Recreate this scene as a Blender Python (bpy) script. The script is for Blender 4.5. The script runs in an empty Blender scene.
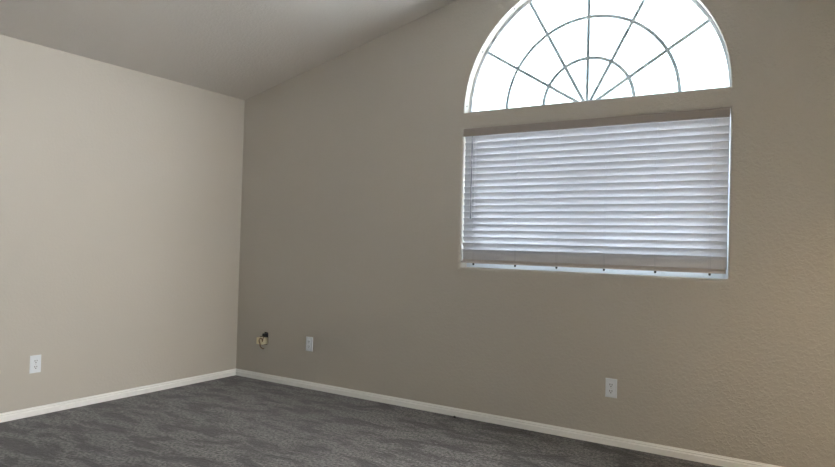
import bpy, bmesh, math, random
from mathutils import Vector, Matrix
from mathutils.geometry import tessellate_polygon

random.seed(7)
S = bpy.context.scene
COL = S.collection

# ------------------------------------------------------------ camera
F_PX = 644.9568
cam_d = bpy.data.cameras.new('camera')
cam_d.sensor_fit = 'HORIZONTAL'
cam_d.sensor_width = 36.0
cam_d.lens = F_PX * 36.0 / 835.0
cam_d.clip_start = 0.01
cam = bpy.data.objects.new('camera', cam_d)
COL.objects.link(cam)
CAM = Vector((4.3862, -4.0105, 1.1896))
YAW, PITCH, ROLL = 0.5621, 0.0182, 0.0275
fw = Vector((-math.sin(YAW) * math.cos(PITCH), math.cos(YAW) * math.cos(PITCH), math.sin(PITCH)))
r0 = Vector((math.cos(YAW), math.sin(YAW), 0))
u0 = r0.cross(fw)
rt = r0 * math.cos(ROLL) + u0 * math.sin(ROLL)
up = u0 * math.cos(ROLL) - r0 * math.sin(ROLL)
cam.matrix_world = Matrix(((rt.x, up.x, -fw.x, CAM.x), (rt.y, up.y, -fw.y, CAM.y), (rt.z, up.z, -fw.z, CAM.z), (0, 0, 0, 1)))
S.camera = cam

# ------------------------------------------------------------ world, light, exposure
w = bpy.data.worlds.new('overcast_sky')
S.world = w
w.use_nodes = True
bg = w.node_tree.nodes['Background']
bg.inputs['Color'].default_value = (0.74, 0.88, 1.0, 1)
bg.inputs['Strength'].default_value = 3.0

def area(name, loc, rot, sx, sy, power, color, portal=False):
    l = bpy.data.lights.new(name, 'AREA')
    l.shape = 'RECTANGLE'
    l.size, l.size_y = sx, sy
    l.energy = power
    l.color = color
    if portal:
        l.cycles.is_portal = True
    o = bpy.data.objects.new(name, l)
    COL.objects.link(o)
    o.location = loc
    o.rotation_euler = rot
    return o

area('window_portal', (3.078, 0.20, 2.0), (math.radians(-90), 0, 0), 1.8, 2.05, 1, (1, 1, 1), True)
area('fill_portal', (5.62, -4.85, 1.05), (0, math.radians(90), 0), 2.4, 0.8, 1, (1, 1, 1), True)  # daylight fill through an opening added in the unseen right wall
hl_ = bpy.data.lights.new('warm_fill_lamp', 'POINT')  # unseen lamp added for the warm glow at the window wall's right end
hl_.energy = 22
hl_.color = (1.0, 0.72, 0.42)
hl_.shadow_soft_size = 0.14
hlo = bpy.data.objects.new('warm_fill_lamp', hl_)
COL.objects.link(hlo)
hlo.location = (6.6, -2.75, 2.6)
hl2 = bpy.data.lights.new('left_wall_fill', 'POINT')  # unseen fill lamp, added to brighten the left wall through the doorway
hl2.energy = 245
hl2.color = (1.0, 0.98, 0.95)
hl2.shadow_soft_size = 0.28
hlo2 = bpy.data.objects.new('left_wall_fill', hl2)
COL.objects.link(hlo2)
hlo2.location = (6.85, -1.25, 1.84)

ground_fill_sun = bpy.data.lights.new('ground_fill_sun', 'SUN')  # sun added to light the ground, whose bounce brightens the ceiling
ground_fill_sun.energy = 66
ground_fill_sun.angle = math.radians(0.6)
ground_fill_sun.color = (1.0, 0.98, 0.95)
suno = bpy.data.objects.new('ground_fill_sun', ground_fill_sun)
COL.objects.link(suno)
suno.rotation_euler = Vector((0.15, 0.62, -0.80)).to_track_quat('-Z', 'Y').to_euler()

vs = S.view_settings
vs.view_transform = 'Standard'
vs.look = 'None'
vs.gamma = 1.0
vs.use_curve_mapping = False
vs.exposure = 1.6
S.cycles.max_bounces = 14
S.cycles.diffuse_bounces = 10
S.cycles.transmission_bounces = 8
S.cycles.transparent_max_bounces = 16
S.cycles.sample_clamp_indirect = 6.0

# ------------------------------------------------------------ materials
def mat(name, color, rough=0.6, spec=0.3, metal=0.0, trans=None):
    m = bpy.data.materials.new(name)
    m.use_nodes = True
    b = m.node_tree.nodes['Principled BSDF']
    b.inputs['Base Color'].default_value = (*color, 1)
    b.inputs['Roughness'].default_value = rough
    b.inputs['Specular IOR Level'].default_value = spec
    b.inputs['Metallic'].default_value = metal
    if trans:
        nt = m.node_tree
        t = nt.nodes.new('ShaderNodeBsdfTranslucent')
        t.inputs['Color'].default_value = (*trans[0], 1)
        mx = nt.nodes.new('ShaderNodeMixShader')
        mx.inputs[0].default_value = trans[1]
        nt.links.new(b.outputs[0], mx.inputs[1])
        nt.links.new(t.outputs[0], mx.inputs[2])
        nt.links.new(mx.outputs[0], nt.nodes['Material Output'].inputs[0])
    return m

def noise(nt, scale, detail=2.0, rough=0.5, vec=None, dim='3D', dist=0.0):
    n = nt.nodes.new('ShaderNodeTexNoise')
    n.noise_dimensions = dim
    n.inputs['Scale'].default_value = scale
    n.inputs['Detail'].default_value = detail
    n.inputs['Roughness'].default_value = rough
    n.inputs['Distortion'].default_value = dist
    if vec is not None:
        nt.links.new(vec, n.inputs['Vector'])
    return n

def ramp(nt, src, stops):
    r = nt.nodes.new('ShaderNodeValToRGB')
    e = r.color_ramp.elements
    while len(e) < len(stops):
        e.new(0.5)
    for el, (p, c) in zip(e, stops):
        el.position = p
        el.color = (*c, 1) if len(c) == 3 else c
    nt.links.new(src, r.inputs[0])
    return r

def bump(nt, height, strength, dist, normal=None):
    b = nt.nodes.new('ShaderNodeBump')
    b.inputs['Strength'].default_value = strength
    b.inputs['Distance'].default_value = dist
    nt.links.new(height, b.inputs['Height'])
    if normal is not None:
        nt.links.new(normal, b.inputs['Normal'])
    return b

def plaster(name, color, strength, rough=0.55, spec=0.25, heavy=None):
    """painted drywall with a sprayed, knocked-down texture"""
    m = mat(name, color, rough, spec)
    nt = m.node_tree
    b = nt.nodes['Principled BSDF']
    tc = nt.nodes.new('ShaderNodeTexCoord')
    n1 = noise(nt, 48, 3.0, 0.55, tc.outputs['Object'], dist=0.4)
    r1 = ramp(nt, n1.outputs['Fac'], [(0.46, (0, 0, 0)), (0.60, (1, 1, 1))])
    n2 = noise(nt, 130, 2.0, 0.5, tc.outputs['Object'])
    b2 = bump(nt, n2.outputs['Fac'], strength * 0.4, 0.0012)
    b1 = bump(nt, r1.outputs[0], strength, 0.0035, b2.outputs[0])
    if heavy:
        # the bump gets stronger towards one end of the wall
        sx = nt.nodes.new('ShaderNodeSeparateXYZ')
        nt.links.new(tc.outputs['Object'], sx.inputs[0])
        mr = nt.nodes.new('ShaderNodeMapRange')
        mr.inputs['From Min'].default_value = heavy[0]
        mr.inputs['From Max'].default_value = heavy[1]
        mr.inputs['To Min'].default_value = 0.12
        mr.inputs['To Max'].default_value = strength
        nt.links.new(sx.outputs['X'], mr.inputs['Value'])
        nt.links.new(mr.outputs[0], b1.inputs['Strength'])
    nt.links.new(b1.outputs[0], b.inputs['Normal'])
    return m

M = {}
M['wall'] = plaster('beige_wall_paint', (0.474, 0.444, 0.392), 0.46, heavy=(1.6, 3.6))
M['wall_smooth'] = plaster('beige_wall_paint_smooth', (0.478, 0.450, 0.400), 0.12)
M['ceiling'] = plaster('ceiling_paint', (0.56, 0.53, 0.49), 0.30, 0.7, 0.15)
M['trim'] = mat('white_trim_paint', (0.84, 0.84, 0.82), 0.4, 0.4)
M['vinyl'] = mat('skylit_white_vinyl', (0.74, 0.79, 0.85), 0.35, 0.4)  # white vinyl with the blue skylight tint put into its base colour
M['grille'] = mat('glare_tinted_grille', (0.58, 0.70, 0.76), 0.45, 0.3)  # white grille with the blue-grey glare haze put into its colour
M['slat'] = mat('white_blind_slat', (0.57, 0.575, 0.60), 0.4, 0.35, trans=((0.80, 0.80, 0.86), 0.006))
M['rail'] = mat('taupe_blind_rail', (0.58, 0.53, 0.50), 0.45, 0.3)
M['valance'] = mat('taupe_valance', (0.31, 0.275, 0.25), 0.5, 0.25)
M['cord'] = mat('white_cord', (0.42, 0.43, 0.47), 0.8, 0.1)
M['wand'] = mat('grey_clear_wand', (0.13, 0.14, 0.17), 0.25, 0.5)
M['dark'] = mat('dark_plastic', (0.025, 0.025, 0.028), 0.5, 0.3)
M['plate'] = mat('white_outlet_plastic', (0.74, 0.78, 0.82), 0.3, 0.45)
M['beige'] = mat('cream_plastic', (0.86, 0.77, 0.54), 0.45, 0.3)
M['brown'] = mat('brown_wire', (0.20, 0.13, 0.07), 0.6, 0.2)
M['steel'] = mat('steel', (0.55, 0.55, 0.55), 0.35, 0.5, 0.9)
M['gap'] = mat('wall_cavity', (0.03, 0.025, 0.02), 0.9, 0.05)
M['ground'] = mat('pale_concrete', (0.44, 0.46, 0.50), 0.9, 0.1)

gm = bpy.data.materials.new('window_glass')
gm.use_nodes = True
nt = gm.node_tree
nt.nodes.remove(nt.nodes['Principled BSDF'])
tr = nt.nodes.new('ShaderNodeBsdfTransparent')
tr.inputs[0].default_value = (0.97, 0.985, 0.98, 1)
gl = nt.nodes.new('ShaderNodeBsdfGlossy')
gl.inputs['Roughness'].default_value = 0.02
mx = nt.nodes.new('ShaderNodeMixShader')
mx.inputs[0].default_value = 0.05
nt.links.new(tr.outputs[0], mx.inputs[1])
nt.links.new(gl.outputs[0], mx.inputs[2])
nt.links.new(mx.outputs[0], nt.nodes['Material Output'].inputs[0])
M['glass'] = gm

def carpet_mat():
    m = mat('grey_cut_pile_carpet', (0.06, 0.06, 0.062), 0.95, 0.05)
    nt = m.node_tree
    b = nt.nodes['Principled BSDF']
    tc = nt.nodes.new('ShaderNodeTexCoord')
    # brushed patches of pile, longer along the sweep of the vacuum cleaner
    mp = nt.nodes.new('ShaderNodeMapping')
    mp.inputs['Rotation'].default_value = (0, 0, math.radians(-33))
    mp.inputs['Scale'].default_value = (1.0, 2.4, 1.0)
    nt.links.new(tc.outputs['Object'], mp.inputs['Vector'])
    patch = noise(nt, 3.6, 6.0, 0.60, mp.outputs[0], dist=0.5)
    pr = ramp(nt, patch.outputs['Fac'], [(0.42, (0, 0, 0)), (0.475, (0.45, 0.45, 0.45)), (0.535, (1, 1, 1))])
    tuft = noise(nt, 52, 3.0, 0.8, tc.outputs['Object'])
    tr_ = ramp(nt, tuft.outputs['Fac'], [(0.40, (0.02, 0.02, 0.02)), (0.62, (2.3, 2.3, 2.3))])
    c = ramp(nt, pr.outputs[0], [(0.0, (0.009, 0.009, 0.0105)), (1.0, (0.070, 0.067, 0.070))])
    mul = nt.nodes.new('ShaderNodeMixRGB')
    mul.blend_type = 'MULTIPLY'
    mul.inputs[0].default_value = 1.0
    nt.links.new(c.outputs[0], mul.inputs[1])
    nt.links.new(tr_.outputs[0], mul.inputs[2])
    nt.links.new(mul.outputs[0], b.inputs['Base Color'])
    b.inputs['Sheen Weight'].default_value = 0.25
    b.inputs['Sheen Roughness'].default_value = 0.5
    b1 = bump(nt, tuft.outputs['Fac'], 0.8, 0.006)
    b2 = bump(nt, patch.outputs['Fac'], 0.5, 0.012, b1.outputs[0])
    nt.links.new(b2.outputs[0], b.inputs['Normal'])
    return m
M['carpet'] = carpet_mat()

# ------------------------------------------------------------ mesh helpers
def link(name, bm, m, parent=None, smooth=False, kind=None):
    bmesh.ops.recalc_face_normals(bm, faces=bm.faces[:]) if smooth != 'keep' else None
    me = bpy.data.meshes.new(name)
    bm.to_mesh(me)
    bm.free()
    for mm in (m if isinstance(m, (list, tuple)) else [m]):
        me.materials.append(mm)
    if smooth is True:
        for p in me.polygons:
            p.use_smooth = True
    o = bpy.data.objects.new(name, me)
    COL.objects.link(o)
    if parent:
        o.parent = parent
    elif kind:
        o['kind'] = kind
    return o

def thing(name, label, cat, loc=(0, 0, 0), rz=0.0, group=None):
    o = bpy.data.objects.new(name, None)
    o.empty_display_size = 0.05
    COL.objects.link(o)
    o.location = loc
    o.rotation_euler = (0, 0, rz)
    o['label'] = label
    o['category'] = cat
    if group:
        o['group'] = group
    return o

def box(bm, x0, x1, y0, y1, z0, z1, bevel=0.0, seg=2):
    r = bmesh.ops.create_cube(bm, size=1.0)
    vs_ = r['verts']
    for v in vs_:
        v.co = Vector((x0 + (v.co.x + 0.5) * (x1 - x0), y0 + (v.co.y + 0.5) * (y1 - y0), z0 + (v.co.z + 0.5) * (z1 - z0)))
    if bevel:
        es = {e for v in vs_ for e in v.link_edges}
        bmesh.ops.bevel(bm, geom=list(es), offset=bevel, segments=seg, affect='EDGES', profile=0.5)

def boxbm(*a, **k):
    bm = bmesh.new()
    box(bm, *a, **k)
    return bm

def tube(bm, pts, rad, n=8, caps=True):
    pts = [Vector(p) for p in pts]
    rings = []
    for i, p in enumerate(pts):
        d = (pts[min(i + 1, len(pts) - 1)] - pts[max(i - 1, 0)]).normalized()
        a = d.cross(Vector((0, 0, 1)) if abs(d.z) < 0.9 else Vector((1, 0, 0))).normalized()
        b = d.cross(a)
        r = rad[i] if isinstance(rad, (list, tuple)) else rad
        rings.append([bm.verts.new(p + (a * math.cos(t) + b * math.sin(t)) * r) for t in [2 * math.pi * k / n for k in range(n)]])
    for q, s in zip(rings, rings[1:]):
        for k in range(n):
            bm.faces.new((q[k], q[(k + 1) % n], s[(k + 1) % n], s[k]))
    if caps:
        bm.faces.new(rings[0][::-1])
        bm.faces.new(rings[-1])

def extrude_profile(bm, prof, a, b, frame):
    """closed 2D profile swept from a to b; frame maps (t, p, q) to a point"""
    A = [bm.verts.new(frame(a, p, q)) for p, q in prof]
    B = [bm.verts.new(frame(b, p, q)) for p, q in prof]
    n = len(prof)
    for i in range(n):
        bm.faces.new((A[i], A[(i + 1) % n], B[(i + 1) % n], B[i]))
    bm.faces.new(A[::-1])
    bm.faces.new(B)

# ------------------------------------------------------------ dimensions
RX, FY = 5.45, -5.3              # right wall, front wall (behind the camera)
SL, H0 = 0.24, 2.44              # ceiling slope and height at the left wall
WX0, WX1 = 2.2160, 3.9310        # window opening
WZ0, WZ1 = 1.044, 2.022
AZ = 2.1353
ACX, AR = 3.0778, 0.8553
T = 0.18                         # wall thickness
BN, BNR = 0.008, 0.020            # rounded plaster corners of the arch and of the rectangular opening

# ------------------------------------------------------------ room shell
bm = bmesh.new()
NX, NY = 60, 60
vsg = [[bm.verts.new((RX * i / NX, FY * j / NY, 0)) for j in range(NY + 1)] for i in range(NX + 1)]
for i in range(NX):
    for j in range(NY):
        bm.faces.new((vsg[i][j], vsg[i + 1][j], vsg[i + 1][j + 1], vsg[i][j + 1]))
link('floor', bm, M['carpet'], kind='structure')

def zc(x):
    return H0 + SL * x

bm = bmesh.new()
prof = [(0.0 - T, zc(-T)), (RX + T, zc(RX + T)), (RX + T, zc(RX + T) + 0.15), (-T, zc(-T) + 0.15)]
extrude_profile(bm, prof, T, FY - T, lambda t, p, q: (p, t, q))
link('ceiling', bm, M['ceiling'], kind='structure')

link('wall_left', boxbm(-T, 0, FY - T, 0, -0.1, H0), M['wall_smooth'], kind='structure')
# right wall (beside and behind the camera): two unseen openings added to let in daylight and lamp fill
PY0, PY1, PZ = -5.2, -4.5, 2.2
DY0, DY1, DZ = -1.85, -1.02, 2.05
bm = bmesh.new()
box(bm, RX, RX + T, FY - T, PY0, -0.1, zc(RX))
box(bm, RX, RX + T, PY0, PY1, PZ, zc(RX))
box(bm, RX, RX + T, PY1, DY0, -0.1, zc(RX))
box(bm, RX, RX + T, DY0, DY1, DZ, zc(RX))
box(bm, RX, RX + T, DY1, 0, -0.1, zc(RX))
link('wall_right', bm, M['wall'], kind='structure')
bm = bmesh.new()
HXX = 7.2
box(bm, HXX, HXX + 0.1, -3.1, -0.3, -0.1, 2.9)
box(bm, RX + T, HXX, -3.1, -3.0, -0.1, 2.9)
box(bm, RX + T, HXX, -0.4, -0.3, -0.1, 2.9)
box(bm, RX + T, HXX, -3.0, -0.4, 2.8, 2.9)
box(bm, RX, HXX, -3.0, -0.4, -0.1, 0.0)
link('wall_lamp_box', bm, M['wall'], kind='structure')  # unseen box added behind the doorway to hold the fill lamps
bm = bmesh.new()
extrude_profile(bm, [(0, -0.1), (RX, -0.1), (RX, zc(RX)), (0, zc(0))], FY, FY - T, lambda t, p, q: (p, t, q))
link('wall_front', bm, M['wall'], kind='structure')

# wall with the windows: one skin with rounded plaster corners at the openings
def rect_loop(off):
    return [(WX0 - off, WZ0 - off), (WX1 + off, WZ0 - off), (WX1 + off, WZ1 + off), (WX0 - off, WZ1 + off)]

def arch_loop(off, n=72):
    pts = [(WX0 - off, AZ - off), (WX1 + off, AZ - off)]
    for k in range(n + 1):
        a = math.pi * k / n
        pts.append((ACX + (AR + off) * math.cos(a), AZ + (AR + off) * math.sin(a)))
    return pts

HX0, HX1, HZ0, HZ1 = 0.285, 0.383, 0.300, 0.412   # ragged cut-out for a cable box

def hole_loop(off):
    c = [(HX0 + 0.01, HZ0), (HX1 - 0.012, HZ0 + 0.004), (HX1, HZ0 + 0.02), (HX1 - 0.002, HZ1 - 0.004), (HX0 + 0.052, HZ1), (HX0 + 0.048, HZ1 - 0.035), (HX0, HZ1 - 0.045), (HX0 + 0.003, HZ0 + 0.012)]
    return c

bm = bmesh.new()
outer = [(-T, -0.1), (RX + T, -0.1), (RX + T, zc(RX + T)), (-T, zc(-T))]
loops = [outer, rect_loop(BNR), arch_loop(BN), hole_loop(0)]
flat = [Vector((x, 0, z)) for l in loops for x, z in l]
fv = [bm.verts.new(p) for p in flat]
for tri in tessellate_polygon([[Vector((x, z, 0)) for x, z in l] for l in loops]):
    try:
        bm.faces.new([fv[i] for i in tri])
    except ValueError:
        pass
# outer face
loops_o = [outer, rect_loop(0), arch_loop(0)]
fo = [bm.verts.new((x, T, z)) for l in loops_o for x, z in l]
for tri in tessellate_polygon([[Vector((x, z, 0)) for x, z in l] for l in loops_o]):
    try:
        bm.faces.new([fo[i] for i in reversed(tri)])
    except ValueError:
        pass
smooth_faces = []
def reveal(fn, depth, BN):
    rows = []
    for k in range(6):
        a = math.pi / 2 * k / 5
        rows.append((BN * (1 - math.sin(a)), BN * (1 - math.cos(a))))
    rows.append((0.0, depth))
    prev = None
    for i, (off, y) in enumerate(rows):
        cur = [bm.verts.new((x, y, z)) for x, z in fn(off)]
        if prev:
            n = len(cur)
            for j in range(n):
                f = bm.faces.new((prev[j], prev[(j + 1) % n], cur[(j + 1) % n], cur[j]))
                if i < len(rows) - 1:
                    smooth_faces.append(f)
        prev = cur
reveal(rect_loop, T, BNR)
reveal(arch_loop, T, BN)
# cable cut-out: a dark pocket in the drywall
hl = hole_loop(0)
ha = [bm.verts.new((x, 0, z)) for x, z in hl]
hb = [bm.verts.new((x, 0.07, z)) for x, z in hl]
gap_faces = []
for j in range(len(hl)):
    gap_faces.append(bm.faces.new((ha[j], ha[(j + 1) % len(hl)], hb[(j + 1) % len(hl)], hb[j])))
gap_faces.append(bm.faces.new(hb))
# ends and top of the slab
n = len(outer)
for j in range(n):
    a0, a1 = outer[j], outer[(j + 1) % n]
    bm.faces.new([bm.verts.new(p) for p in ((a0[0], 0, a0[1]), (a1[0], 0, a1[1]), (a1[0], T, a1[1]), (a0[0], T, a0[1]))])
for f in smooth_faces:
    f.smooth = True
for f in gap_faces:
    f.material_index = 1
link('wall_back', bm, [M['wall'], M['gap']], kind='structure', smooth='keep')

# baseboards with an eased, double-stepped top
BH = 0.0555
bprof = [(0, 0), (0.015, 0), (0.015, 0.031), (0.0142, 0.034), (0.0100, 0.0370), (0.0088, 0.0385), (0.0088, 0.0415), (0.0110, 0.0430), (0.0110, 0.0455), (0.0095, 0.0475), (0.0060, 0.0500), (0.0056, 0.0530), (0.003, BH), (0, BH)]
bm = bmesh.new()
extrude_profile(bm, bprof, 0.0, RX, lambda t, p, q: (t, -p, q))
link('baseboard_back', bm, M['trim'], kind='structure')
bm = bmesh.new()
extrude_profile(bm, bprof, 0.0, FY, lambda t, p, q: (p, t, q))
link('baseboard_left', bm, M['trim'], kind='structure')
bm = bmesh.new()
extrude_profile(bm, bprof, 0.0, FY, lambda t, p, q: (RX - p, t, q))
link('baseboard_right', bm, M['trim'], kind='structure')
bm = bmesh.new()
extrude_profile(bm, bprof, 0.0, RX, lambda t, p, q: (t, FY + p, q))
link('baseboard_front', bm, M['trim'], kind='structure')

# ground outside
link('ground', boxbm(-30, 40, -35, 40, -0.55, -0.45), M['ground'], kind='structure')

# ------------------------------------------------------------ window_1: rectangular window behind the blind
win = thing('window_1', 'rectangular white vinyl window behind the lowered blind', 'window')
win['kind'] = 'structure'
del win['category']
FD0, FD1 = 0.105, 0.168
def frame_rect(bm, x0, x1, z0, z1, wdt, y0, y1, wb=None):
    wb = wb or wdt
    box(bm, x0, x0 + wdt, y0, y1, z0, z1, 0.003)
    box(bm, x1 - wdt, x1, y0, y1, z0, z1, 0.003)
    box(bm, x0 + wdt, x1 - wdt, y0, y1, z0, z0 + wb, 0.003)
    box(bm, x0 + wdt, x1 - wdt, y0, y1, z1 - wdt, z1, 0.003)
bm = bmesh.new()
frame_rect(bm, WX0, WX1, WZ0, WZ1, 0.035, FD0, FD1, 0.045)
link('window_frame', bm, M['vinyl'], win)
xm = ACX
for sx0, sx1, y0 in ((WX0 + 0.036, xm + 0.02, 0.111), (xm - 0.02, WX1 - 0.036, 0.139)):
    bm = bmesh.new()
    frame_rect(bm, sx0, sx1, WZ0 + 0.046, WZ1 - 0.036, 0.038, y0, y0 + 0.024, 0.045)
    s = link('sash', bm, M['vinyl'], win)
    link('pane', boxbm(sx0 + 0.037, sx1 - 0.037, y0 + 0.010, y0 + 0.014, WZ0 + 0.090, WZ1 - 0.073), M['glass'], s)

# ------------------------------------------------------------ window_2: half-round fanlight
fan = thing('window_2', 'half-round white fanlight with sunburst grille above the blind', 'window')
fan['kind'] = 'structure'
del fan['category']
def arch_ring(bm, r0_, r1_, y0, y1, zb, n=72):
    """half ring plus bottom rail between radius r0_ and r1_"""
    rows = []
    for k in range(n + 1):
        a = math.pi * k / n
        c, s_ = math.cos(a), math.sin(a)
        rows.append([bm.verts.new((ACX + r * c, y, AZ + max(r * s_, 0))) for r, y in ((r0_, y0), (r1_, y0), (r1_, y1), (r0_, y1))])
    for p, q in zip(rows, rows[1:]):
        for k in range(4):
            bm.faces.new((p[k], p[(k + 1) % 4], q[(k + 1) % 4], q[k]))
    bm.faces.new(rows[0])
    bm.faces.new(rows[-1][::-1])
bm = bmesh.new()
arch_ring(bm, AR - 0.021, AR, 0.074, 0.135, AZ)
box(bm, WX0 + 0.01, WX1 - 0.01, 0.075, 0.135, AZ, AZ + 0.021)
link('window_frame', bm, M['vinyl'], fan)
bm = bmesh.new()
ring = [bm.verts.new((ACX + (AR - 0.018) * math.cos(math.pi * k / 72), 0.087, AZ + (AR - 0.018) * math.sin(math.pi * k / 72))) for k in range(73)]
f = bm.faces.new(ring)
r = bmesh.ops.extrude_face_region(bm, geom=[f])
for e in r['geom']:
    if isinstance(e, bmesh.types.BMVert):
        e.co.y += 0.004
link('pane', bm, M['glass'], fan)
GW = 0.021
bm = bmesh.new()
for rr in (0.297, 0.565):
    arch_ring(bm, rr - GW / 2, rr + GW / 2, 0.0785, 0.0850, AZ)
for d in (31.8, 61.5, 90, 118.5, 147.8):
    a = math.radians(d)
    u = Vector((math.cos(a), 0, math.sin(a)))
    v = Vector((-math.sin(a), 0, math.cos(a)))
    o = Vector((ACX, 0, AZ - 0.022))
    p0, p1 = o + u * (0.020 / math.sin(a)), o + u * (AR + 0.008)
    q = []
    for p in (p0, p1):
        for sgn, y in ((-1, 0.078), (1, 0.078), (1, 0.0855), (-1, 0.0855)):
            q.append(bm.verts.new(p + v * sgn * GW / 2 + Vector((0, y, 0))))
    for k in range(4):
        bm.faces.new((q[k], q[(k + 1) % 4], q[4 + (k + 1) % 4], q[4 + k]))
    bm.faces.new(q[:4]); bm.faces.new(q[4:])
link('grille', bm, M['grille'], fan)

# ------------------------------------------------------------ blind
BX0, BX1 = WX0 + 0.005, WX1 - 0.004
bl = thing('window_blind', 'lowered white horizontal slat blind hanging inside the rectangular window opening', 'blind', (ACX, 0.035, WZ1))
def P(x, y, z):
    return (x - ACX, y - 0.035, z - WZ1)
def lbox(*a, **k):
    bm = boxbm(*a, **k)
    bmesh.ops.translate(bm, verts=bm.verts[:], vec=(-ACX, -0.035, -WZ1))
    return bm
# head rail behind a flat valance
link('head_rail', lbox(BX0, BX1, 0.014, 0.054, WZ1 - 0.036, WZ1 - 0.002, bevel=0.002), M['slat'], bl)
bm = bmesh.new()
VB = 0.056
vp = [(0.005, -VB + 0.002), (0.007, -VB), (0.012, -VB), (0.012, -0.001), (0.007, -0.001), (0.0055, -0.003), (0.0055, -0.009), (0.004, -0.011), (0.004, -VB + 0.010), (0.0055, -VB + 0.008)]
extrude_profile(bm, vp, WX0 + 0.003, WX1 - 0.003, lambda t, p, q: P(t, p, WZ1 + q))
val = link('valance', bm, M['valance'], bl)
val['label'] = 'flat taupe valance board'

CORDS = (2.318, 2.632, 2.922, 3.230, 3.536, 3.836)
PITCH_S, SW, ST = 0.0440, 0.0505, 0.0028
YC = 0.030
def slat_bm(tilt, sag):
    """crowned slat; room edge raised, outer edge low"""
    bm = bmesh.new()
    nx, nc = 24, 6
    rows = []
    for i in range(nx + 1):
        x = BX0 + 0.003 + (BX1 - BX0 - 0.006) * i / nx
        sg = sag[0] * math.sin(math.pi * 3 * i / nx + sag[1]) + sag[2] * (i / nx - 0.5)
        tl = tilt + sag[3] * math.sin(math.pi * 2 * i / nx + sag[4])
        pts = []
        for side in (1, -1):
            for k in (range(nc + 1) if side == 1 else range(nc, -1, -1)):
                s_ = -0.5 + k / nc
                crown = 0.0030 * (1 - 4 * s_ * s_)
                a, b = s_ * SW, crown + side * ST / 2
                y = a * math.cos(tl) + b * math.sin(tl)
                z = -a * math.sin(tl) + b * math.cos(tl)
                pts.append(bm.verts.new((x - ACX, y, z + sg)))
        rows.append(pts)
    n_ = len(rows[0])
    for p, q in zip(rows, rows[1:]):
        for k in range(n_):
            bm.faces.new((p[k], p[(k + 1) % n_], q[(k + 1) % n_], q[k]))
    bm.faces.new(rows[0]); bm.faces.new(rows[-1][::-1])
    return bm
ztop = 1.9630
NS = 21
E0 = 1.1735                      # room edge of the lowest slat that still hangs free, two above the bottom rail
for i in range(NS):
    zc_ = E0 + (NS - 3 - i) * PITCH_S - 0.0232 + 0.0440 if i < NS - 1 else 1.1240
    low = i / (NS - 1)
    tilt = math.radians(67 - 9 * low * low + random.uniform(-0.6, 0.6)) if i < NS - 1 else math.radians(78)
    if i == 0:
        tilt = math.radians(54)
    sag = (random.uniform(-1, 1) * 0.0003, random.uniform(0, 6), random.uniform(-1, 1) * 0.0012, math.radians(random.uniform(0.1, 0.6)), random.uniform(0, 6))
    s_ = link('slat', slat_bm(tilt, sag), M['slat'], bl, smooth=False)
    s_.location = (0, YC - 0.035, zc_ - WZ1)
# last slats rest on the bottom rail
bm = bmesh.new()
rp = [(0.010, 1.075), (0.008, 1.077), (0.008, 1.0900), (0.0085, 1.0905), (0.034, 1.0907), (0.034, 1.0972), (0.0085, 1.0975), (0.009, 1.0990), (0.011, 1.1000), (0.052, 1.1000), (0.054, 1.098), (0.054, 1.077), (0.052, 1.075)]
extrude_profile(bm, rp, BX0 + 0.002, BX1 - 0.010, lambda t, p, q: P(t, p, q))
link('bottom_rail', bm, M['rail'], bl)
for c in CORDS:
    bm = bmesh.new()
    for dy, dx in ((0.0125, -0.004), (0.0125, 0.004), (0.056, 0)):
        tube(bm, [P(c + dx, dy, WZ1 - 0.04), P(c + dx, dy, 1.080)], 0.0008, 6)
    link('ladder_cord', bm, M['cord'], bl)
    bm = bmesh.new()
    tube(bm, [P(c, 0.016, 1.077), P(c, 0.016, 1.072), P(c, 0.016, 1.067), P(c, 0.016, 1.061)], [0.006, 0.007, 0.007, 0.004], 12)
    link('cord_plug', bm, M['dark'], bl, smooth=True)['label'] = 'small dark cord plug under the bottom rail'
bm = bmesh.new()
tube(bm, [P(2.290, 0.005, 1.945), P(2.291, 0.005, 1.41), P(2.291, 0.005, 1.395), P(2.291, 0.005, 1.385)], [0.0036, 0.0036, 0.0055, 0.0045], 6)
tube(bm, [P(2.290, 0.018, 1.978), P(2.290, 0.013, 1.972), P(2.290, 0.005, 1.962), P(2.290, 0.005, 1.940)], 0.0018, 6)
link('tilt_wand', bm, M['wand'], bl)['label'] = 'thin grey tilt wand'

# ------------------------------------------------------------ nails left in the arch reveal
def nail(deg, depth, label):
    a = math.radians(deg)
    rad = Vector((math.cos(a), 0, math.sin(a)))
    p = Vector((ACX, depth, AZ)) + rad * AR
    bm = bmesh.new()
    q = rad * -1
    tube(bm, [Vector((0, 0, 0)) - q * 0.012, q * 0.004], 0.0012, 6)
    tube(bm, [q * 0.003, q * 0.0045, q * 0.0052], [0.0062, 0.0062, 0.004], 10)
    o = link('nail', bm, M['dark'])
    o.location = p
    o['label'] = label
    o['category'] = 'nail'
    o['group'] = 'nails in the plaster edge of the fanlight'
nail(176.5, 0.030, 'tiny dark nail low in the arch reveal just above the beam')
nail(150, 0.030, 'tiny dark nail in the left arch reveal near the lowest spoke end')
nail(126, 0.030, 'tiny dark nail high in the left arch reveal near the photo top')

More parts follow.
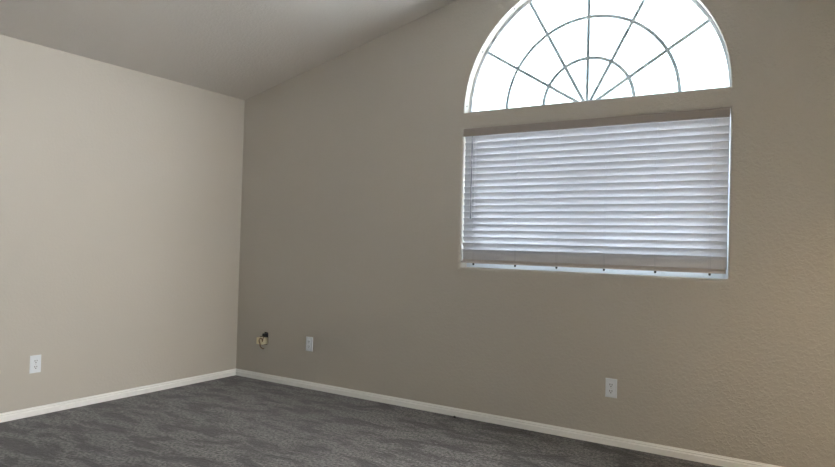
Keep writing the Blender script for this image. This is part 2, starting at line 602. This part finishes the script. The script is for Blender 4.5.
# ------------------------------------------------------------ outlets
def make_outlet(label):
    t = thing('wall_outlet', label, 'outlet', group='duplex outlets on the walls')
    # local: wall is the y=0 plane, room at -y
    bm = bmesh.new()
    pw, ph, d = 0.0355, 0.058, 0.006
    A = [bm.verts.new((x, 0, z)) for x, z in ((-pw, -ph), (pw, -ph), (pw, ph), (-pw, ph))]
    B = [bm.verts.new((x, -d * 0.45, z)) for x, z in ((-pw, -ph), (pw, -ph), (pw, ph), (-pw, ph))]
    C_ = [bm.verts.new((x * 0.90, -d, z * 0.94)) for x, z in ((-pw, -ph), (pw, -ph), (pw, ph), (-pw, ph))]
    for p, q in ((A, B), (B, C_)):
        for k in range(4):
            bm.faces.new((p[k], p[(k + 1) % 4], q[(k + 1) % 4], q[k]))
    bm.faces.new(C_); bm.faces.new(A[::-1])
    link('cover_plate', bm, M['plate'], t)
    for zz in (0.0195, -0.0195):
        bm = bmesh.new()
        out = []
        for k in range(28):
            a = 2 * math.pi * k / 28
            out.append((0.0172 * math.cos(a), max(-0.0142, min(0.0142, 0.0172 * math.sin(a)))))
        extrude_profile(bm, out, -0.004, -0.0082, lambda tt, p, q: (p, tt, zz + q))
        rc = link('receptacle', bm, M['plate'], t)
        for sx, hh in ((-0.0066, 0.0050), (0.0066, 0.0042)):
            link('slot', boxbm(sx - 0.0019, sx + 0.0019, -0.0086, -0.0070, zz + 0.003 - hh, zz + 0.003 + hh), M['dark'], rc)
        bm = bmesh.new()
        tube(bm, [(0, -0.0070, zz - 0.0085), (0, -0.0086, zz - 0.0085)], 0.0034, 12)
        link('ground_hole', bm, M['dark'], rc)
    bm = bmesh.new()
    tube(bm, [(0, -0.005, 0), (0, -0.0068, 0), (0, -0.0074, 0)], [0.0036, 0.0036, 0.0024], 14)
    link('screw', bm, M['steel'], t)
    return t
def dup(root, label):
    r = root.copy()
    COL.objects.link(r)
    r['label'] = label
    for ch in list(root.children):
        c = ch.copy(); COL.objects.link(c); c.parent = r
        for g in list(ch.children):
            e = g.copy(); COL.objects.link(e); e.parent = c
    return r
o1 = make_outlet('white duplex outlet on the window wall directly below the blind, above the baseboard')
o1.location = (3.296, 0, 0.347)
o2 = dup(o1, 'white duplex outlet on the window wall beside the exposed cable cut-out')
o2.location = (0.848, 0, 0.360)
o3 = dup(o1, 'white duplex outlet alone on the bright left wall')
o3.location = (0, -1.729, 0.338)
o3.rotation_euler = (0, 0, math.radians(90))

# ------------------------------------------------------------ cable stub hanging out of the cut-out
cb = thing('cable_connector', 'cream cable connector with loose wires hanging out of a hole in the wall', 'cable', (0.32, 0, 0.335))
bm = boxbm(-0.040, 0.032, -0.040, 0.030, -0.030, 0.027, bevel=0.006, seg=3)
link('connector_body', bm, M['beige'], cb, smooth=False)
bm = bmesh.new()
box(bm, 0.012, 0.048, -0.024, 0.035, 0.034, 0.064, 0.005)
link('clip', bm, M['dark'], cb)
bm = bmesh.new()
lp = []
for k in range(15):
    a = math.radians(-60 + 300 * k / 14)
    lp.append((0.022 + 0.020 * math.cos(a), -0.046, 0.004 + 0.022 * math.sin(a)))
tube(bm, [(0.03, 0.02, 0.04), (0.035, -0.03, 0.038)] + lp[2:] + [(0.012, -0.044, -0.03)], 0.0042, 8)
link('wire_loop', bm, M['brown'], cb, smooth=True)
bm = bmesh.new()
tube(bm, [(-0.005, -0.02, -0.028), (0.002, -0.034, -0.040), (0.014, -0.034, -0.054), (0.027, -0.024, -0.066), (0.032, -0.016, -0.062)], 0.0046, 8)
link('wire_tail', bm, M['brown'], cb, smooth=True)

# ------------------------------------------------------------ speck on the carpet
bm = bmesh.new()
tube(bm, [(-0.009, 0, 0.005), (0.0, 0.001, 0.009), (0.010, -0.001, 0.006)], [0.005, 0.008, 0.005], 8)
sp = link('debris_scrap', bm, M['dark'], smooth=True)
sp.location = (2.240, -0.056, 0)
sp['label'] = 'tiny black scrap on the carpet against the baseboard under the window'
sp['category'] = 'scrap'
